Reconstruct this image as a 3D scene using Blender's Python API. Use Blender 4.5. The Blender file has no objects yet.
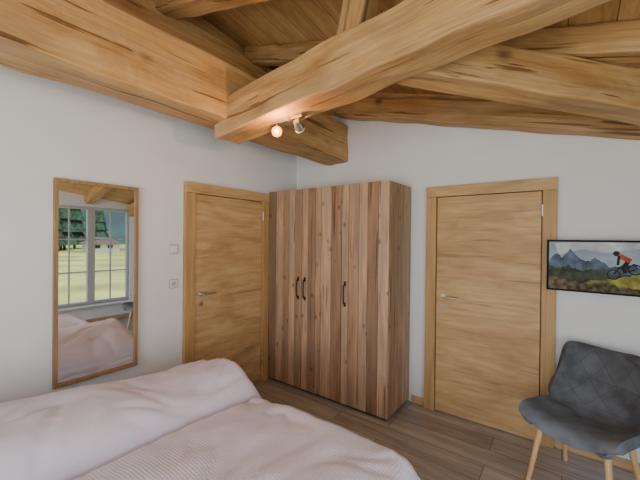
import bpy, bmesh, math, random
from mathutils import Vector, Matrix, noise
random.seed(4)
S=bpy.context.scene
# ------------------------------------------------ materials
def newmat(name):
    m=bpy.data.materials.new(name); m.use_nodes=True
    nt=m.node_tree; b=nt.nodes['Principled BSDF']; return m,nt,b
def plain(name,col,rough=.5,metal=0,emit=None,es=0,noise_amt=0,nscale=20,bump=0,spec=None):
    m,nt,b=newmat(name)
    b.inputs['Base Color'].default_value=(*col,1); b.inputs['Roughness'].default_value=rough
    b.inputs['Metallic'].default_value=metal
    if spec is not None: b.inputs['Specular IOR Level'].default_value=spec
    if emit: 
        b.inputs['Emission Color'].default_value=(*emit,1); b.inputs['Emission Strength'].default_value=es
    if noise_amt or bump:
        tc=nt.nodes.new('ShaderNodeTexCoord'); n=nt.nodes.new('ShaderNodeTexNoise')
        n.inputs['Scale'].default_value=nscale; n.inputs['Detail'].default_value=6
        nt.links.new(tc.outputs['Object'],n.inputs['Vector'])
        if noise_amt:
            r=nt.nodes.new('ShaderNodeValToRGB')
            r.color_ramp.elements[0].position=.35; r.color_ramp.elements[1].position=.65
            r.color_ramp.elements[0].color=(*[c*(1-noise_amt) for c in col],1)
            r.color_ramp.elements[1].color=(*[min(1,c*(1+noise_amt)) for c in col],1)
            nt.links.new(n.outputs['Fac'],r.inputs['Fac']); nt.links.new(r.outputs['Color'],b.inputs['Base Color'])
            if emit: nt.links.new(r.outputs['Color'],b.inputs['Emission Color'])
        if bump:
            bp=nt.nodes.new('ShaderNodeBump'); bp.inputs['Strength'].default_value=bump; bp.inputs['Distance'].default_value=.01
            nt.links.new(n.outputs['Fac'],bp.inputs['Height']); nt.links.new(bp.outputs['Normal'],b.inputs['Normal'])
    return m
def wood(name,dark,light,axis='X',rough=.55,knots=.0,across=9,along=.7,rnd=0,boards=None,bump=.25,crack=0,grey=0,blotch=0,bvar=.4,dist=1.6,fine=.45,kw=.13,rcol=(.50,.42,.37)):
    m,nt,b=newmat(name); N=nt.nodes.new; L=nt.links.new
    tc=N('ShaderNodeTexCoord'); vec=tc.outputs['Object']
    if rnd:
        at=N('ShaderNodeAttribute'); at.attribute_name='rnd'
        sc=N('ShaderNodeVectorMath'); sc.operation='SCALE'; sc.inputs['Scale'].default_value=37
        L(at.outputs['Vector'],sc.inputs[0])
        av=N('ShaderNodeVectorMath'); av.operation='ADD'; L(vec,av.inputs[0]); L(sc.outputs[0],av.inputs[1]); vec=av.outputs[0]
    brick=None
    if boards:
        mp0=N('ShaderNodeMapping')
        if boards[2]=='Y': mp0.inputs['Rotation'].default_value=(0,0,math.pi/2)
        L(tc.outputs['Object'],mp0.inputs['Vector'])
        brick=N('ShaderNodeTexBrick'); brick.inputs['Scale'].default_value=1
        brick.inputs['Brick Width'].default_value=boards[0]; brick.inputs['Row Height'].default_value=boards[1]
        brick.inputs['Mortar Size'].default_value=boards[3]; brick.inputs['Mortar Smooth'].default_value=.1
        brick.offset=.37
        brick.inputs['Color1'].default_value=(0,0,0,1); brick.inputs['Color2'].default_value=(1,1,1,1); brick.inputs['Mortar'].default_value=(.5,.5,.5,1)
        L(mp0.outputs[0],brick.inputs['Vector'])
        sc=N('ShaderNodeVectorMath'); sc.operation='SCALE'; sc.inputs['Scale'].default_value=11
        L(brick.outputs['Color'],sc.inputs[0])
        av=N('ShaderNodeVectorMath'); av.operation='ADD'; L(vec,av.inputs[0]); L(sc.outputs[0],av.inputs[1]); vec=av.outputs[0]
    def mapped(al,ac):
        mp=N('ShaderNodeMapping'); s=[ac,ac,ac]; s['XYZ'.index(axis)]=al
        mp.inputs['Scale'].default_value=s; L(vec,mp.inputs['Vector']); return mp.outputs[0]
    def mult(col,fac,c2):
        q=N('ShaderNodeMix'); q.data_type='RGBA'; q.blend_type='MULTIPLY'
        L(fac,q.inputs[0]); L(col,q.inputs[6]); q.inputs[7].default_value=(*c2,1); return q.outputs[2]
    n1=N('ShaderNodeTexNoise'); n1.inputs['Scale'].default_value=1; n1.inputs['Detail'].default_value=6; n1.inputs['Distortion'].default_value=dist
    L(mapped(along,across),n1.inputs['Vector'])
    n2=N('ShaderNodeTexNoise'); n2.inputs['Scale'].default_value=1; n2.inputs['Detail'].default_value=5; n2.inputs['Roughness'].default_value=.65
    L(mapped(along*4,across*7),n2.inputs['Vector'])
    mx=N('ShaderNodeMix'); mx.data_type='FLOAT'; mx.inputs[0].default_value=fine
    L(n1.outputs['Fac'],mx.inputs[2]); L(n2.outputs['Fac'],mx.inputs[3])
    r=N('ShaderNodeValToRGB'); r.color_ramp.elements[0].position=.38; r.color_ramp.elements[1].position=.62
    r.color_ramp.elements[0].color=(*dark,1); r.color_ramp.elements[1].color=(*light,1)
    L(mx.outputs[0],r.inputs['Fac']); col=r.outputs['Color']
    if grey:
        n4=N('ShaderNodeTexNoise'); n4.inputs['Scale'].default_value=1; n4.inputs['Detail'].default_value=5
        L(mapped(1.3,9),n4.inputs['Vector'])
        mr=N('ShaderNodeMapRange'); mr.inputs[1].default_value=.42; mr.inputs[2].default_value=.68; mr.inputs[3].default_value=0; mr.inputs[4].default_value=grey
        L(n4.outputs['Fac'],mr.inputs[0]); q=N('ShaderNodeMix'); q.data_type='RGBA'; L(mr.outputs[0],q.inputs[0]); L(col,q.inputs[6]); q.inputs[7].default_value=(.36,.29,.23,1); col=q.outputs[2]
    if blotch:
        n5=N('ShaderNodeTexNoise'); n5.inputs['Scale'].default_value=1; n5.inputs['Detail'].default_value=5; n5.inputs['Distortion'].default_value=1.2
        L(mapped(1.6,4.5),n5.inputs['Vector'])
        mr=N('ShaderNodeMapRange'); mr.inputs[1].default_value=.45; mr.inputs[2].default_value=.7; mr.inputs[3].default_value=0; mr.inputs[4].default_value=blotch
        L(n5.outputs['Fac'],mr.inputs[0]); col=mult(col,mr.outputs[0],(.58,.46,.34))
    if knots:
        v=N('ShaderNodeTexVoronoi'); v.inputs['Scale'].default_value=1; v.inputs['Randomness'].default_value=1
        L(mapped(knots*.85,knots*1.2),v.inputs['Vector'])
        mr=N('ShaderNodeMapRange'); mr.inputs[1].default_value=.04; mr.inputs[2].default_value=kw; mr.inputs[3].default_value=.85; mr.inputs[4].default_value=0
        L(v.outputs['Distance'],mr.inputs[0]); col=mult(col,mr.outputs[0],(.3,.2,.15))
    if crack:
        for (al,ac,lo) in ((.5,16,.65),(1.5,40,.66)):
            n3=N('ShaderNodeTexNoise'); n3.inputs['Scale'].default_value=1; n3.inputs['Detail'].default_value=2
            L(mapped(al,ac),n3.inputs['Vector'])
            mr=N('ShaderNodeMapRange'); mr.inputs[1].default_value=lo; mr.inputs[2].default_value=lo+.035; mr.inputs[3].default_value=0; mr.inputs[4].default_value=crack
            L(n3.outputs['Fac'],mr.inputs[0]); col=mult(col,mr.outputs[0],(.28,.19,.12))
    if rnd:
        mr=N('ShaderNodeMapRange'); mr.inputs[3].default_value=0; mr.inputs[4].default_value=rnd
        L(at.outputs['Fac'],mr.inputs[0]); col=mult(col,mr.outputs[0],rcol)
    if brick:
        mr=N('ShaderNodeMapRange'); mr.inputs[3].default_value=0; mr.inputs[4].default_value=bvar
        L(brick.outputs['Color'],mr.inputs[0]); col=mult(col,mr.outputs[0],(.6,.56,.52))
        col=mult(col,brick.outputs['Fac'],boards[4])
    L(col,b.inputs['Base Color']); b.inputs['Roughness'].default_value=rough
    bp=N('ShaderNodeBump'); bp.inputs['Strength'].default_value=bump; bp.inputs['Distance'].default_value=.008
    L(mx.outputs[0],bp.inputs['Height']); L(bp.outputs['Normal'],b.inputs['Normal'])
    return m
M_wall=plain('white_plaster',(.70,.735,.78),.9,noise_amt=.02,nscale=3,bump=.08)
M_beam=wood('beam_spruce',(.37,.21,.075),(.59,.36,.145),'X',across=10,along=.8,knots=2.4,crack=.85,bump=1,blotch=.6,fine=.5,grey=.25)
M_ceil=wood('ceiling_boards',(.48,.285,.11),(.71,.455,.19),'Y',across=9,along=.9,knots=2.8,boards=(3.1,.2,'Y',.003,(.3,.2,.13)),blotch=.35)
M_ceilX=wood('gable_boards',(.48,.285,.11),(.71,.455,.19),'X',across=9,along=.9,knots=2.8)
DD=dict(across=8,along=1.2,bump=.12,blotch=.55,crack=.4,dist=2.2,fine=.45)
M_doorH_x=wood('oak_leaf_x',(.42,.275,.125),(.585,.395,.195),'X',**DD)
M_doorH_y=wood('oak_leaf_y',(.42,.275,.125),(.585,.395,.195),'Y',**DD)
M_oakV=wood('oak_upright',(.36,.22,.09),(.50,.32,.14),'Z',across=14,along=.8,bump=.12,crack=.25)
M_ward=wood('rustic_spruce_planks',(.36,.22,.13),(.68,.47,.31),'Z',across=10,along=.8,knots=6.5,rnd=1.0,bump=.9,grey=.85,crack=.8,kw=.18,fine=.5)
M_floor=wood('wood_look_tiles',(.29,.26,.23),(.49,.45,.405),'X',rough=.36,across=9,along=1.0,boards=(1.2,.2,'X',.0035,(.5,.48,.46)),bump=.1,bvar=.6)
M_lightwood=wood('chair_oak',(.50,.32,.15),(.72,.50,.27),'Z',across=14,along=2,bump=.05)
M_base=wood('skirting_oak',(.40,.25,.12),(.58,.38,.19),'X',across=10,along=.8,bump=.05)
M_black=plain('black_plastic',(.004,.004,.005),.5,spec=.1)
M_iron=plain('dark_iron',(.05,.04,.035),.45,.7)
M_steel=plain('brushed_steel',(.6,.6,.6),.28,1)
M_white=plain('white_plastic',(.75,.76,.76),.4)
M_mirror=plain('mirror_glass',(.95,.96,.96),.008,1)
M_gap=plain('dark_gap',(.03,.02,.015),.8)
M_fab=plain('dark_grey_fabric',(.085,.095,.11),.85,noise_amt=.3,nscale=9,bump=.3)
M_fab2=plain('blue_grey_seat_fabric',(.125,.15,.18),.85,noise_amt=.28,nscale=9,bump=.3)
M_seam=plain('stitching',(.05,.06,.073),.8)
M_pvc=plain('window_paint',(.42,.45,.47),.4)
def linen(name,col,s,strength,wr=.25):
    m,nt,b=newmat(name); N=nt.nodes.new; L=nt.links.new
    b.inputs['Roughness'].default_value=.85; b.inputs['Sheen Weight'].default_value=.1
    tc=N('ShaderNodeTexCoord'); w=[]
    for d in ('X','Y'):
        q=N('ShaderNodeTexWave'); q.bands_direction=d; q.inputs['Scale'].default_value=s; q.inputs['Distortion'].default_value=.4
        L(tc.outputs['Object'],q.inputs['Vector']); w.append(q)
    mm=N('ShaderNodeMath'); mm.operation='MULTIPLY'; L(w[0].outputs['Fac'],mm.inputs[0]); L(w[1].outputs['Fac'],mm.inputs[1])
    bp=N('ShaderNodeBump'); bp.inputs['Strength'].default_value=strength; bp.inputs['Distance'].default_value=.003
    L(mm.outputs[0],bp.inputs['Height'])
    n=N('ShaderNodeTexNoise'); n.inputs['Scale'].default_value=1; n.inputs['Detail'].default_value=3; n.inputs['Distortion'].default_value=.3
    mp=N('ShaderNodeMapping'); mp.inputs['Scale'].default_value=(6,3,4); mp.inputs['Rotation'].default_value=(0,0,.5)
    L(tc.outputs['Object'],mp.inputs['Vector']); L(mp.outputs[0],n.inputs['Vector'])
    b2=N('ShaderNodeBump'); b2.inputs['Strength'].default_value=wr; b2.inputs['Distance'].default_value=.03
    L(n.outputs['Fac'],b2.inputs['Height']); L(bp.outputs['Normal'],b2.inputs['Normal']); L(b2.outputs['Normal'],b.inputs['Normal'])
    mx=N('ShaderNodeMix'); mx.data_type='RGBA'; mx.inputs[6].default_value=(*[c*.9 for c in col],1); mx.inputs[7].default_value=(*col,1)
    L(mm.outputs[0],mx.inputs[0]); L(mx.outputs[2],b.inputs['Base Color'])
    return m
M_linen=linen('lilac_white_linen',(.69,.655,.79),60,.05,.45)
M_waffle=linen('lilac_white_damask_linen',(.71,.675,.80),24,.55,.35)
M_sheet=linen('white_sheet',(.73,.70,.80),60,.05,.1)
# ------------------------------------------------ mesh builder
class MB:
    def __init__(s): s.v=[];s.f=[];s.m=[];s.r=[];s.mats=[];s.sm=[]
    def mi(s,m):
        if m not in s.mats: s.mats.append(m)
        return s.mats.index(m)
    def add(s,vs,fs,mat,r=0,smooth=False,T=None):
        o=len(s.v)
        for p in vs:
            p=Vector(p); s.v.append(T@p if T else p)
        k=s.mi(mat)
        for f in fs: s.f.append([o+i for i in f]); s.m.append(k); s.r.append(r); s.sm.append(smooth)
    def box(s,a,b,mat,r=0,T=None):
        x0,x1=sorted((a[0],b[0]));y0,y1=sorted((a[1],b[1]));z0,z1=sorted((a[2],b[2]))
        vs=[(x0,y0,z0),(x1,y0,z0),(x1,y1,z0),(x0,y1,z0),(x0,y0,z1),(x1,y0,z1),(x1,y1,z1),(x0,y1,z1)]
        s.add(vs,[(0,3,2,1),(4,5,6,7),(0,1,5,4),(1,2,6,5),(2,3,7,6),(3,0,4,7)],mat,r,T=T)
    def cyl(s,p0,p1,r0,mat,r1=None,n=16,caps=True,T=None):
        r1=r0 if r1 is None else r1
        p0=Vector(p0);p1=Vector(p1);d=(p1-p0).normalized()
        a=d.orthogonal().normalized();b=d.cross(a)
        vs=[];fs=[]
        for p,r in((p0,r0),(p1,r1)):
            for i in range(n):
                t=2*math.pi*i/n; vs.append(p+a*math.cos(t)*r+b*math.sin(t)*r)
        for i in range(n):
            j=(i+1)%n; fs.append((i,j,n+j,n+i))
        s.add(vs,fs,mat,smooth=True,T=T)
        if caps:
            s.add(vs,[tuple(range(n))[::-1],tuple(range(n,2*n))],mat,T=T)
    def tube(s,pts,r,mat,n=8,T=None):
        for i in range(len(pts)-1): s.cyl(pts[i],pts[i+1],r,mat,n=n,T=T)
    def prism(s,poly,axis,a,b,mat):
        def P(q,t):
            return {'X':(t,q[0],q[1]),'Y':(q[0],t,q[1]),'Z':(q[0],q[1],t)}[axis]
        n=len(poly); vs=[P(q,a) for q in poly]+[P(q,b) for q in poly]
        fs=[tuple(range(n))[::-1],tuple(range(n,2*n))]+[(i,(i+1)%n,n+(i+1)%n,n+i) for i in range(n)]
        s.add(vs,fs,mat)
    def obj(s,name,bevel=0,loc=(0,0,0),M=None,parent=None):
        me=bpy.data.meshes.new(name); loc=Vector(loc)
        me.from_pydata([p-loc for p in s.v],[],s.f)
        for m in s.mats: me.materials.append(m)
        for i,p in enumerate(me.polygons): p.material_index=s.m[i]; p.use_smooth=s.sm[i]
        ca=me.color_attributes.new('rnd','FLOAT_COLOR','CORNER')
        for i,p in enumerate(me.polygons):
            for li in p.loop_indices: ca.data[li].color=(s.r[i],s.r[i],s.r[i],1)
        bm=bmesh.new(); bm.from_mesh(me); bmesh.ops.recalc_face_normals(bm,faces=bm.faces); bm.to_mesh(me); bm.free()
        o=bpy.data.objects.new(name,me); S.collection.objects.link(o); o.location=loc
        if M is not None: o.matrix_world=M
        if parent: o.parent=parent
        if bevel:
            md=o.modifiers.new('bevel','BEVEL'); md.width=bevel; md.segments=2; md.limit_method='ANGLE'; md.angle_limit=math.radians(50)
        return o
# ------------------------------------------------ room dimensions
XL,XR,YB,YF=-2.73,1.6,3.17,-1.8
def roof(x,y): return 2.57-.29*(x-.42)-.12*(y-3.17)
b=MB(); b.box((XL-.1,YF-.1,-.12),(XR+.1,YB+.1,0),M_floor); b.obj('floor')
b=MB(); c=[(XL-.15,YF-.15),(XR+.15,YF-.15),(XR+.15,YB+.15),(XL-.15,YB+.15)]
vs=[(x,y,roof(x,y)) for x,y in c]+[(x,y,roof(x,y)+.12) for x,y in c]
b.add(vs,[(0,1,2,3),(7,6,5,4),(0,4,5,1),(1,5,6,2),(2,6,7,3),(3,7,4,0)],M_ceil); b.obj('ceiling')
e=.03
b=MB(); b.prism([(XL-.12,-.12),(XR+.12,-.12),(XR+.12,roof(XR+.12,YB)+e),(XL-.12,roof(XL-.12,YB)+e)],'Y',YB,YB+.12,M_wall); b.obj('wall_back')
b=MB(); b.prism([(YF,-.12),(YB,-.12),(YB,roof(XL,YB)+e),(YF,roof(XL,YF)+e)],'X',XL-.12,XL,M_wall); b.obj('wall_left')
def rt(y): return roof(XR,y)+e
W1=(1.72,3.05,.34,2.14); W2=(-1.3,.6,.5,2.14)  # W2: opening added near the camera to brighten the room
b=MB(); X0,X1=XR,XR+.12
def seg(y0,y1,z0=None,z1=None):
    if z0 is None: z0=-.12
    b.prism([(y0,z0),(y1,z0),(y1,z1 or rt(y1)),(y0,z1 or rt(y0))],'X',X0,X1,M_wall)
seg(YF,W2[0]); seg(W2[0],W2[1],None,W2[2]); seg(W2[0],W2[1],W2[3]); seg(W2[1],W1[0]); seg(W1[0],W1[1],None,W1[2]); seg(W1[0],W1[1],W1[3]); seg(W1[1],YB)
b.obj('wall_right')
b=MB(); FX=(-1.9,.9,.4,2.25)  # FX: added opening behind the camera, for more light
def segf(x0,x1,z0=-.12,z1=None):
    b.prism([(x0,z0),(x1,z0),(x1,z1 or roof(x1,YF)+e),(x0,z1 or roof(x0,YF)+e)],'Y',YF-.12,YF,M_wall)
segf(XL-.12,FX[0]); segf(FX[0],FX[1],-.12,FX[2]); segf(FX[0],FX[1],FX[3]); segf(FX[1],XR+.12); b.obj('wall_front')
def window_x(name,y0,y1,z0,z1,x,sashes,bars):
    b=MB(); t=.05
    b.box((x,y0,z0),(x+.07,y1,z0+t),M_pvc); b.box((x,y0,z1-t),(x+.07,y1,z1),M_pvc)
    b.box((x,y0,z0+t),(x+.07,y0+t,z1-t),M_pvc); b.box((x,y1-t,z0+t),(x+.07,y1,z1-t),M_pvc)
    for i in range(1,sashes):
        yc=y0+(y1-y0)*i/sashes; b.box((x-.01,yc-.06,z0+t),(x+.07,yc+.06,z1-t),M_pvc)
    for i in range(sashes):
        yc=y0+(y1-y0)*(i+.5)/sashes; b.box((x+.02,yc-.012,z0+t),(x+.05,yc+.012,z1-t),M_pvc)
    for k in range(1,bars+1):
        zc=z0+(z1-z0)*k/(bars+1); b.box((x+.022,y0+t,zc-.012),(x+.052,y1-t,zc+.012),M_pvc)
    b.box((x-.15,y0-.05,z0-.03),(x+.02,y1+.05,z0),M_white)
    return b.obj(name,.004)
window_x('window_1',*W1[:2],*W1[2:],XR+.03,2,2)
window_x('added_side_window',*W2[:2],*W2[2:],XR+.03,2,2)  # unseen window, invented to let extra light in
b=MB(); t=.06; y=YF-.08
b.box((FX[0],y,FX[2]),(FX[1],y+.06,FX[2]+t),M_pvc); b.box((FX[0],y,FX[3]-t),(FX[1],y+.06,FX[3]),M_pvc)
for xx in (FX[0],-.5-t/2,FX[1]-t): b.box((xx,y,FX[2]+t),(xx+t,y+.06,FX[3]-t),M_pvc)
b.obj('added_rear_window',.004)  # frame of the invented rear window, put in for its light
b=MB(); b.box((-1.2,YB-.015,0),(-1.07,YB,.07),M_base); b.box((-.045,YB-.015,0),(XR,YB,.07),M_base); b.obj('baseboard_back',.003)
b=MB(); b.box((XL,YF,0),(XL+.015,1.6,.07),M_base); b.obj('baseboard_left',.003)
b=MB(); b.box((XR-.015,YF,0),(XR,YB-.02,.07),M_base); b.obj('baseboard_right',.003)
# ------------------------------------------------ beams
def beam(name,p0,p1,w,h,mat=M_beam,bev=.012,wob=.018):
    p0=Vector(p0);p1=Vector(p1);d=p1-p0;Lg=d.length;d.normalize()
    up=Vector((0,0,1)) if abs(d.z)<.9 else Vector((0,1,0))
    yv=up.cross(d).normalized();zv=d.cross(yv)
    M=Matrix(((d.x,yv.x,zv.x,p0.x),(d.y,yv.y,zv.y,p0.y),(d.z,yv.z,zv.z,p0.z),(0,0,0,1)))
    n=max(3,int(Lg/.07)); b=MB(); vs=[];fs=[]
    sec=[(-w/2,0),(-w/4,0),(0,0),(w/4,0),(w/2,0),(w/2,h*.33),(w/2,h*.66),(w/2,h),(0,h),(-w/2,h),(-w/2,h*.66),(-w/2,h*.33)]
    K=len(sec); sd=random.random()*50
    for i in range(n+1):
        for j,(a,c) in enumerate(sec):
            q=Vector((i*Lg/n*3+sd,a*9,c*9)); o=noise.noise(q)*wob; o2=noise.noise(q+Vector((9,9,9)))*wob
            vs.append((i*Lg/n,a+o,c+o2))
    for i in range(n):
        for j in range(K):
            k=(j+1)%K; fs.append((i*K+j,i*K+k,(i+1)*K+k,(i+1)*K+j))
    fs.append(tuple(range(K))); fs.append(tuple(n*K+j for j in range(K))[::-1])
    b.add(vs,fs,mat)
    return b.obj(name,bev,M=M)
beam('ceiling_beam',(-2.12,YF,2.46),(-2.12,YB-.002,2.46),.30,.41)
beam('ceiling_beam',(-2.12,1.63,2.35),(1.3,1.50,2.60),.23,.27)
beam('ceiling_beam',(-.74,1.72,2.50),(.95,3.1,2.21),.18,.22)
beam('ceiling_beam',(-2.05,YB-.095,2.96),(1.58,YB-.095,2.0),.16,.2)
beam('ceiling_beam',(-2.7,1.38,roof(-2.7,1.38)-.28),(1.0,1.38,roof(1.0,1.38)-.22),.17,.26)
for yy in (.45,2.32):
    beam('roof_rafter',(-2.7,yy,roof(-2.7,yy)-.16),(1.55,yy,roof(1.55,yy)-.16),.14,.16)
beam('beam_post',(-1.02,1.58,2.68),(-.90,1.56,roof(-.9,1.56)-.02),.15,.17,bev=.008)
beam('beam_post',(-.36,2.08,2.64),(-.42,2.10,roof(-.4,2.1)-.02),.11,.12,bev=.008)
beam('wall_plate_beam',(XL+.08,YF,3.02),(XL+.08,YB-.03,3.02),.13,.42)
b=MB(); b.prism([(-2.6,3.14),(1.58,2.07),(1.58,roof(1.58,YB)-.002),(-2.6,roof(-2.6,YB)-.002)],'Y',YB-.008,YB-.001,M_ceilX); b.obj('trim_1')
b=MB(); b.prism([(YF+.01,3.44),(YB-.03,3.44),(YB-.03,roof(XL,YB)-.004),(YF+.01,roof(XL,YF)-.004)],'X',XL+.001,XL+.008,M_ceil); b.obj('trim_2')
# ------------------------------------------------ doors
def door(name,plane,c0,c1,H,hs):
    b=MB(); fw=.095; g=.0015
    def bx(u0,u1,z0,z1,d0,d1,mat):
        if plane=='B': b.box((u0,YB-d1-g,z0),(u1,YB-d0-g,z1),mat)
        else: b.box((XL+d0+g,u0,z0),(XL+d1+g,u1,z1),mat)
    hm=M_doorH_x if plane=='B' else M_doorH_y
    bx(c0,c0+fw,0,H-fw-.001,0,.045,M_oakV); bx(c1-fw,c1,0,H-fw-.001,0,.045,M_oakV); bx(c0,c1,H-fw,H,0,.047,hm)
    bx(c0+fw,c1-fw,.0,H-fw,0,.006,M_gap)
    bx(c0+fw+.006,c1-fw-.006,.008,H-fw-.006,.002,.03,hm)
    u=c0+fw+.07 if hs<0 else c1-fw-.07; s=1 if hs<0 else -1
    z=1.08
    def P(u,d,z): return (u,YB-d,z) if plane=='B' else (XL+d,u,z)
    b.cyl(P(u,.03,z),P(u,.04,z),.026,M_steel,n=24); b.cyl(P(u,.04,z),P(u,.085,z),.009,M_steel)
    b.tube([P(u-.005*s,.082,z),P(u+.06*s,.084,z),P(u+.13*s,.08,z)],.009,M_steel,n=10)
    b.cyl(P(u,.03,z-.09),P(u,.038,z-.09),.024,M_steel,n=24); b.box(P(u-.003,.03,z-.1),P(u+.003,.0395,z-.083),M_black)
    uh=c1-fw if hs<0 else c0+fw
    for zz in (.25,1.8): b.cyl(P(uh,.048,zz),P(uh,.048,zz+.09),.006,M_steel)
    return b.obj(name,.003)
door('door_1','L',1.63,2.65,2.10,-1)
door('door_2','B',-1.065,-.05,2.10,-1)
# ------------------------------------------------ wardrobe
wx0,wx1,wy0,wy1,wz=-2.70,-1.225,2.66,3.16,2.12
b=MB()
b.box((wx0+.03,wy0+.03,.0),(wx1-.03,wy1,.05),M_gap)
b.box((wx0,wy0+.03,.03),(wx0+.02,wy1,wz-.035),M_ward,.3)
b.box((wx0+.022,wy0+.031,wz-.03),(wx1-.024,wy1-.002,wz-.006),M_ward,.4); b.box((wx0+.021,wy0+.031,.03),(wx1-.024,wy1-.012,.055),M_ward,.3)
b.box((wx0+.022,wy1-.01,.06),(wx1-.024,wy1,wz-.035),M_ward,.3)
b.box((wx0+.021,wy0+.0255,.055),(wx1-.024,wy0+.030,wz-.035),M_gap)
dw=(wx1-wx0)/3
prev=.5
for d in range(3):
    x0=wx0+d*dw+.003; x1=x0+dw-.006
    ws=[random.uniform(.7,1.3) for _ in range(5)]; t=sum(ws); x=x0
    for w in ws:
        r=random.random()
        while abs(r-prev)<.28: r=random.random()
        prev=r
        xn=x+w/t*(x1-x0); q=random.uniform(0,.004); b.box((x+.0018,wy0-q,.03),(xn-.0018,wy0+.024,wz),M_ward,r); x=xn
y=wy0+.027
for w in (.13,.17,.12,.09): 
    yn=min(y+w,wy1); b.box((wx1-.022,y,.03),(wx1,yn-.002,wz-.001),M_ward,random.random()); y=yn
def whandle(x):
    b.tube([(x,wy0,1.17),(x,wy0-.03,1.165),(x+.002,wy0-.035,1.08),(x,wy0-.03,.995),(x,wy0,.99)],.007,M_iron,n=8)
    b.box((x-.013,wy0-.007,1.155),(x+.013,wy0,1.20),M_iron); b.box((x-.013,wy0-.007,.96),(x+.013,wy0,1.0),M_iron)
whandle(wx0+dw-.045); whandle(wx0+dw+.045); whandle(wx0+2*dw+.045)
b.obj('wardrobe',.003)
# ------------------------------------------------ wall mirror
M_mf=wood('mirror_frame_oak',(.20,.12,.055),(.36,.22,.10),'Z',across=20,along=1,bump=.05)
b=MB(); y0,y1,z0,z1=.70,1.235,.59,1.99; f=.024
def mb(ya,yb,za,zb,d,mat): b.box((XL+.005,ya,za),(XL+d,yb,zb),mat)
mb(y0,y0+f,z0,z1,.035,M_mf); mb(y1-f,y1,z0,z1,.035,M_mf); mb(y0+f,y1-f,z0,z0+f,.035,M_mf); mb(y0+f,y1-f,z1-f,z1,.035,M_mf)
mb(y0+f,y1-f,z0+f,z1-f,.02,M_mirror); b.obj('wall_mirror',.002)
b=MB(); b.box((XL,1.50,1.46),(XL+.012,1.58,1.54),M_pvc); b.box((XL,1.508,1.468),(XL+.016,1.572,1.532),M_white); b.obj('light_switch',.003)
b=MB(); b.box((XL,1.50,1.16),(XL+.012,1.58,1.24),M_pvc); b.box((XL,1.508,1.168),(XL+.014,1.572,1.232),M_white); b.cyl((XL+.0141,1.54,1.2),(XL+.0145,1.54,1.2),.022,M_pvc); b.obj('power_socket',.003)
# ------------------------------------------------ TV
b=MB(); tx0,tx1,tz0,tz1,ty=-.11,.56,1.235,1.615,3.06
b.box((tx0,ty,tz0),(tx1,ty+.035,tz1),M_black); b.box((.1,ty+.035,1.35),(.35,YB-.01,1.5),M_black)
def em(n,c,na=.3,ns=14): return plain(n,[x*.6 for x in c],.35,emit=c,es=.45,noise_amt=na,nscale=ns,spec=.1)
c_sky=em('screen_sky',(.24,.30,.38),.35,5); c_m1=em('screen_far_mountain',(.07,.10,.15),.6,14); c_m2=em('screen_mid_hill',(.03,.045,.025),.6,25); c_m3=em('screen_meadow',(.22,.21,.04),.5,22); c_r=em('screen_rock',(.10,.075,.04),.7,30)
c_or=em('screen_rider_orange',(.40,.06,.02)); c_bk=em('screen_rider_dark',(.008,.008,.01)); c_fl=em('screen_cloud',(.48,.51,.55),.25,9)
m=.014; sx0,sx1,sz0,sz1=tx0+m,tx1-m,tz0+m,tz1-m
layer=[0]
def scr(poly,mat):
    layer[0]+=1; yy=ty-.0003*layer[0]
    b.add([(sx0+(sx1-sx0)*u,yy,sz0+(sz1-sz0)*v) for u,v in poly],[tuple(range(len(poly)))],mat)
def ridge(pts,mat,rough_,sd):
    out=[]
    for (a,c_),(d,e_) in zip(pts[:-1],pts[1:]):
        n=max(2,int((d-a)*60))
        for k in range(n):
            u=a+(d-a)*k/n; out.append((u,c_+(e_-c_)*k/n+noise.noise(Vector((u*25,sd,0)))*rough_))
    out.append(pts[-1]); scr([(pts[0][0],0)]+out+[(pts[-1][0],0)],mat)
scr([(0,0),(1,0),(1,1),(0,1)],c_sky)
scr([(.1,.72),(.3,.85),(.5,.78),(.8,.88),(1,.86),(1,.98),(.5,1),(.05,.97)],c_fl)
ridge([(0,.55),(.06,.78),(.12,.66),(.2,.86),(.26,.7),(.34,.6),(.42,.68),(.55,.5),(.7,.58),(.85,.5),(1,.62)],c_m1,.07,1)
ridge([(0,.5),(.1,.44),(.2,.5),(.3,.40),(.45,.46),(.6,.34),(1,.45)],c_m2,.08,3)
ridge([(.2,.05),(.4,.22),(.6,.28),(.8,.42),(1,.55)],c_m3,.04,5)
ridge([(0,.28),(.15,.22),(.35,.14),(.5,.2),(.7,.1),(1,.16)],c_r,.06,7)
asp=(sx1-sx0)/(sz1-sz0)
def ring(cu,cv,r,w,mat,n=20):
    layer[0]+=1; yy=ty-.0003*layer[0]; vs=[];fs=[]
    for i in range(n):
        t=2*math.pi*i/n
        for q in(r,r-w): vs.append((sx0+(sx1-sx0)*(cu+q*math.cos(t)/asp),yy,sz0+(sz1-sz0)*(cv+q*math.sin(t))))
    for i in range(n): j=(i+1)%n; fs.append((2*i,2*j,2*j+1,2*i+1))
    b.add(vs,fs,mat)
def stroke(p,q,w,mat):
    dx,dy=(q[0]-p[0])*asp,q[1]-p[1]; l=math.hypot(dx,dy); nx,ny=-dy/l*w/asp,dx/l*w
    scr([(p[0]+nx,p[1]+ny),(q[0]+nx,q[1]+ny),(q[0]-nx,q[1]-ny),(p[0]-nx,p[1]-ny)],mat)
def B_(p): return (.66+(p[0]-.66)*.85,.5+(p[1]-.5)*.85)
ring(*B_((.56,.34)),.105,.022,c_bk); ring(*B_((.76,.47)),.105,.022,c_bk)
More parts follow.
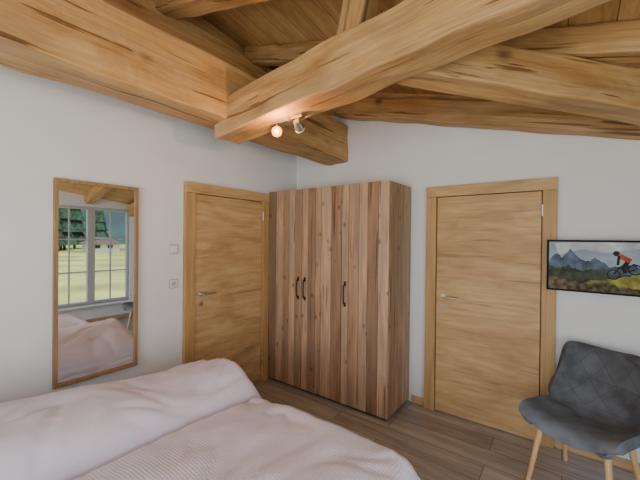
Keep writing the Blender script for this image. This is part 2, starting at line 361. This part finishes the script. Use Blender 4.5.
for p,q in (((.56,.34),(.62,.52)),((.62,.52),(.70,.56)),((.66,.40),(.76,.47)),((.62,.52),(.66,.40)),((.66,.40),(.70,.56))): stroke(B_(p),B_(q),.012,c_bk)
stroke(B_((.70,.66)),B_((.645,.5)),.035,c_bk); stroke(B_((.645,.5)),B_((.67,.38)),.025,c_bk); stroke(B_((.72,.66)),B_((.61,.78)),.045,c_or); stroke(B_((.61,.78)),B_((.60,.56)),.02,c_bk)
ring(*B_((.585,.83)),.05,.05,c_bk)
b.obj('television',.0)
# ------------------------------------------------ spotlight bar under the tie beam
M_bulb=plain('lamp_glow',(.3,.1,.01),.6,emit=(1,.36,.04),es=3.2,spec=0)
M_core=plain('lamp_core',(1,.7,.3),.6,emit=(1,.62,.22),es=30)
b=MB(); b.box((-1.60,1.595,2.372),(-1.34,1.63,2.392),M_steel)
b.cyl((-1.47,1.61,2.36),(-1.47,1.61,2.41),.04,M_steel)
def spot(p,aim,glow):
    p=Vector(p); a=Vector(aim).normalized()
    b.cyl(p+Vector((0,0,.05)),p,.006,M_steel); b.cyl(p-a*.03,p+a*.035,.020,M_steel,r1=.034,n=20)
    b.cyl(p+a*.034,p+a*.040,.034,M_bulb if glow else M_white,n=20)
    if glow: b.cyl(p+a*.040,p+a*.044,.012,M_core,n=16)
spot((-1.565,1.61,2.32),(1.0,-1.1,-.35),True); spot((-1.38,1.61,2.335),(-.3,1,-.5),False)
b.obj('ceiling_spotlight')
L=bpy.data.lights.new('spot_bulb','POINT'); L.energy=11; L.color=(1,.5,.18); L.shadow_soft_size=.012
o=bpy.data.objects.new('spot_bulb_light',L); S.collection.objects.link(o); o.location=(-1.475,1.49,2.27)
# ------------------------------------------------ bed
bx0,bx1,by0,by1=-2.45,-.54,-.75,1.40
def soft(name,x0,x1,y0,y1,z0,zf,mat,R=.08,nx=90,ny=110,amp=.012,seed=0,xshift=None,parent=None,extra=0,folds=0):
    vs=[];fs=[]
    def ed(t): return 1-(1-min(1,t))**2
    for j in range(ny+1):
        v=j/ny
        for i in range(nx+1):
            u=i/nx
            uu=.5-.5*math.cos(math.pi*u) ; vv=.5-.5*math.cos(math.pi*v)
            x=x0+(x1-x0)*uu; y=y0+(y1-y0)*vv
            d=min(uu*(x1-x0),(1-uu)*(x1-x0)); e2=min(vv*(y1-y0),(1-vv)*(y1-y0))
            k=math.sqrt(ed(d/R)*ed(e2/R))
            h=zf(uu,vv)
            n=noise.noise(Vector((x*4+seed,y*2.2,seed)))*amp*1.6+noise.noise(Vector((x*9+seed,y*5,seed)))*amp*.7
            rg=noise.noise(Vector((x*3+seed,y*3,7)))
            n+=(.5-abs(rg))*extra
            wv=noise.noise(Vector((x*2+seed,y*2,2)))
            n+=-folds*math.exp(-((abs(noise.noise(Vector((x*5+wv*2,y*2.2+seed,11))))*12)**2))
            z=z0+(h-z0)*k+n*k
            ox=noise.noise(Vector((y*3,seed,1)))*.02; oy=noise.noise(Vector((x*3,seed,4)))*.02
            if xshift: ox+=xshift(vv)
            vs.append((x+ox,y+oy,z))
    W=nx+1
    for j in range(ny):
        for i in range(nx): fs.append((j*W+i,j*W+i+1,(j+1)*W+i+1,(j+1)*W+i))
    border=[i for i in range(W)]+[j*W+nx for j in range(1,ny+1)]+[ny*W+i for i in range(nx-1,-1,-1)]+[j*W for j in range(ny-1,0,-1)]
    fs.append(tuple(border)[::-1])
    b=MB(); b.add(vs,fs,mat,smooth=True); ob=b.obj(name); ob.data.polygons[-1].use_smooth=False
    if parent: ob.parent=parent
    return ob
bed=bpy.data.objects.new('double_bed',None); S.collection.objects.link(bed)
b=MB(); b.box((bx0,by0,.12),(bx1,by1,.30),M_oakV)
for xx in (bx0+.08,bx1-.16):
    for yy in (by0+.08,by1-.16): b.box((xx,yy,0),(xx+.08,yy+.08,.12),M_oakV)
b.box((bx0-.03,by0-.06,.0),(bx1+.03,by0,1.0),M_oakV); b.obj('bed_frame',.008,parent=bed)
soft('mattress',bx0+.01,bx1-.01,by0,by1-.01,.30,lambda u,v:.55,M_sheet,R=.05,amp=.003,parent=bed)
def far(u,v):
    return .60+.20*math.sin(math.pi*min(1,max(0,(1.03-u)))**.8)**.75*(1-.04*v) + .03*math.sin(5*v)+.03*max(0,v-.75)
soft('folded_duvet',-2.47,-1.61,-.35,1.50,.53,far,M_linen,R=.10,amp=.014,seed=3.3,xshift=lambda v:.11*v-.02,extra=.018,folds=.012,parent=bed)
def near(u,v): return .635+.025*math.sin(math.pi*u)+.015*math.sin(3.1*v)
soft('spread_duvet',-1.64,-.55,-.35,1.46,.50,near,M_waffle,R=.09,amp=.010,seed=8.1,xshift=lambda v:.07*v,extra=.02,folds=.009,parent=bed)
soft('pillow',-2.35,-1.6,-.74,-.30,.54,lambda u,v:.72,M_sheet,R=.2,amp=.01,seed=1,parent=bed)
soft('pillow.001',-1.35,-.6,-.74,-.30,.54,lambda u,v:.72,M_sheet,R=.2,amp=.01,seed=5,parent=bed)
# ------------------------------------------------ chair
T=Matrix.Translation((.12,2.71,0))@Matrix.Rotation(math.radians(-24),4,'Z')
ch=bpy.data.objects.new('upholstered_chair',None); S.collection.objects.link(ch)
prof=[(-.285,.41),(-.275,.445),(-.22,.46),(-.08,.445),(.04,.43),(.13,.43),(.185,.47),(.215,.54),(.245,.62),(.275,.71),(.30,.80),(.312,.865)]
def pr(t):
    t*=len(prof)-1; i=min(int(t),len(prof)-2); f=t-i
    g=lambda k:Vector(prof[max(0,min(len(prof)-1,k))])
    a,b_,c_,d_=g(i-1),g(i),g(i+1),g(i+2)
    return .5*((2*b_)+(-a+c_)*f+(2*a-5*b_+4*c_-d_)*f*f+(-a+3*b_-3*c_+d_)*f**3)
def halfw(t):
    w=.255+.02*math.sin(math.pi*min(1,t/.6))
    if t>.55: w=.274-.055*(t-.55)/.45
    if t<.08: w-=.04*(1-t/.08)**2
    if t>.92: w-=.035*((t-.92)/.08)**2
    return w
def Sf(t,s):
    p=pr(t); w=halfw(t); back=max(0,min(1,(t-.45)/.2)); q=abs(s)**2.5
    y=p.x-q*.085*back; z=p.y+q*.05*(1-back)
    if t>.42 and t<.75: y-=q*.03
    return Vector((s*w,y,z))
nt_,ns=44,24; vs=[];fs=[];fs2=[]
for i in range(nt_+1):
    for j in range(ns+1): vs.append(Sf(i/nt_,-1+2*j/ns))
for i in range(nt_):
    for j in range(ns): a=i*(ns+1)+j; (fs if i/nt_>.455 else fs2).append((a,a+1,a+ns+2,a+ns+1))
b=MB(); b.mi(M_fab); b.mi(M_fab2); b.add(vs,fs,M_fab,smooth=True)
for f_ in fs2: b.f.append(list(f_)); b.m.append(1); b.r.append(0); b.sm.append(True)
sh=b.obj('seat_shell',parent=ch); sh.matrix_world=T
md=sh.modifiers.new('sol','SOLIDIFY'); md.thickness=.052; md.offset=0
md=sh.modifiers.new('bev','BEVEL'); md.width=.018; md.segments=3; md.limit_method='ANGLE'; md.angle_limit=math.radians(50)
b=MB()
def seam(t0,s0,t1,s1,n=14):
    pts=[]
    for k in range(n+1):
        t=t0+(t1-t0)*k/n; s=s0+(s1-s0)*k/n; p=Sf(t,s)
        dt=Sf(min(1,t+.01),s)-Sf(max(0,t-.01),s); ds=Sf(t,min(1,s+.01))-Sf(t,max(-1,s-.01)); nn=ds.cross(dt).normalized()
        pts.append(p+nn*.0255)
    b.tube(pts,.0016,M_seam,n=6)
for k in range(4):
    t0=.56+.1*k; t1=t0+.1
    for s0 in (-.9,-.3,.3):
        if k%2==0: seam(t0,s0,t1,s0+.3); seam(t1,s0+.3,t0,s0+.6)
        else: seam(t0,s0+.3,t1,s0); seam(t0,s0+.3,t1,s0+.6)
seam(.56,-.92,.56,.92); seam(.76,-.92,.76,.92); seam(.46,-.92,.46,.92)
so=b.obj('seams',parent=ch); so.matrix_world=T
b=MB()
for sx in(-1,1):
    b.cyl((sx*.17,-.17,.43),(sx*.225,-.235,0),.02,M_lightwood,r1=.013); b.cyl((sx*.17,.12,.42),(sx*.215,.24,0),.02,M_lightwood,r1=.013)
    b.box((sx*.17-.012,-.18,.385),(sx*.17+.012,.13,.412),M_lightwood)
b.box((-.17,-.185,.385),(.17,-.16,.412),M_lightwood); b.box((-.17,.11,.385),(.17,.135,.405),M_lightwood)
lo=b.obj('legs',.003,parent=ch); lo.matrix_world=T
# ------------------------------------------------ outdoors
M_grass=plain('meadow',(.42,.44,.12),.9,noise_amt=.35,nscale=.25)
M_tree=plain('conifer',(.025,.065,.03),.9,noise_amt=.5,nscale=2)
M_mt=plain('mountain_forest',(.05,.10,.09),.9,noise_amt=.4,nscale=.05)
M_bark=plain('bark',(.12,.08,.05),.9)
b=MB(); b.box((-150,-150,-.9),(300,200,-.7),M_grass); b.obj('meadow_ground')
b=MB()
for k in range(120):
    x=random.uniform(48,66); y=random.uniform(-35,85); h=random.uniform(7,13); 
    b.cyl((x,y,-.7),(x,y,1.0),.2,M_bark,n=6)
    for q in range(5):
        z=.1+h*q/6; b.cyl((x,y,z),(x,y,z+h*.32),h*.2*(1-q/6),M_tree,r1=.05,n=9)
b.obj('conifer_trees')
vs=[];fs=[];nx,ny=30,40
for i in range(nx+1):
    for j in range(ny+1):
        x=90+i*5;y=-140+j*9; hh=max(0,math.sin(math.pi*i/nx))*(42+26*noise.noise(Vector((x*.02,y*.02,2)))+8*noise.noise(Vector((x*.07,y*.07,2))))
        vs.append((x,y,-.8+hh))
for i in range(nx):
    for j in range(ny): a=i*(ny+1)+j; fs.append((a,a+1,a+ny+2,a+ny+1))
b=MB(); b.add(vs,fs,M_mt,smooth=True); b.obj('mountain_ridge')
M_barn=plain('barn_wall',(.5,.47,.42),.8); M_rf=plain('barn_roof',(.16,.12,.10),.8)
b=MB(); b.box((45,17,-.7),(48,20.5,.5),M_barn); b.prism([(16.6,.5),(20.9,.5),(18.7,1.4)],'X',44.5,48.5,M_rf)
for k in range(2): b.box((44.95,17.5+k*1.5,-.1),(45,18.1+k*1.5,.35),M_gap)
b.obj('farmhouse')
# ------------------------------------------------ light
w=bpy.data.worlds.new('world'); S.world=w; w.use_nodes=True; nt=w.node_tree
sk=nt.nodes.new('ShaderNodeTexSky'); sk.sky_type='NISHITA'; sk.sun_elevation=math.radians(48); sk.sun_rotation=math.radians(235); sk.sun_disc=False; sk.air_density=.9; sk.dust_density=2
nt.links.new(sk.outputs[0],nt.nodes['Background'].inputs[0]); nt.nodes['Background'].inputs[1].default_value=.35
def area(name,loc,rot,sx,sy,e,col):
    L=bpy.data.lights.new(name,'AREA'); L.shape='RECTANGLE'; L.size=sx; L.size_y=sy; L.energy=e; L.color=col
    o=bpy.data.objects.new(name,L); S.collection.objects.link(o); o.location=loc; o.rotation_euler=rot
area('fill_light_rear',(-.5,YF-.3,1.35),(math.radians(90),0,0),2.8,1.9,108,(1,.985,.97))  # added fill lamp outside the invented rear window, brightens the room
area('fill_light_side',(XR+.3,-.35,1.35),(math.radians(90),0,math.radians(90)),1.9,1.6,75,(1,.985,.97))  # second fill lamp, added outside the invented side window
s=bpy.data.lights.new('sun','SUN'); s.energy=3.5; s.angle=.01; so=bpy.data.objects.new('sun',s); S.collection.objects.link(so); so.rotation_euler=(math.radians(38),0,math.radians(-160))
# ------------------------------------------------ camera
f=330; th=math.atan(245/f)
fw=Vector((-math.sin(th),math.cos(th),-math.tan(math.radians(.35)))).normalized()
rt_=fw.cross(Vector((0,0,1))).normalized(); up=rt_.cross(fw)
rl=math.radians(.6); up2=up*math.cos(rl)-rt_*math.sin(rl); r2=fw.cross(up2)
cam=bpy.data.cameras.new('camera'); cam.lens=36*f/640; cam.sensor_width=36; cam.clip_start=.05; cam.clip_end=800
co=bpy.data.objects.new('camera',cam); S.collection.objects.link(co)
co.matrix_world=Matrix(((r2.x,up2.x,-fw.x,0),(r2.y,up2.y,-fw.y,0),(r2.z,up2.z,-fw.z,1.61),(0,0,0,1)))
S.camera=co
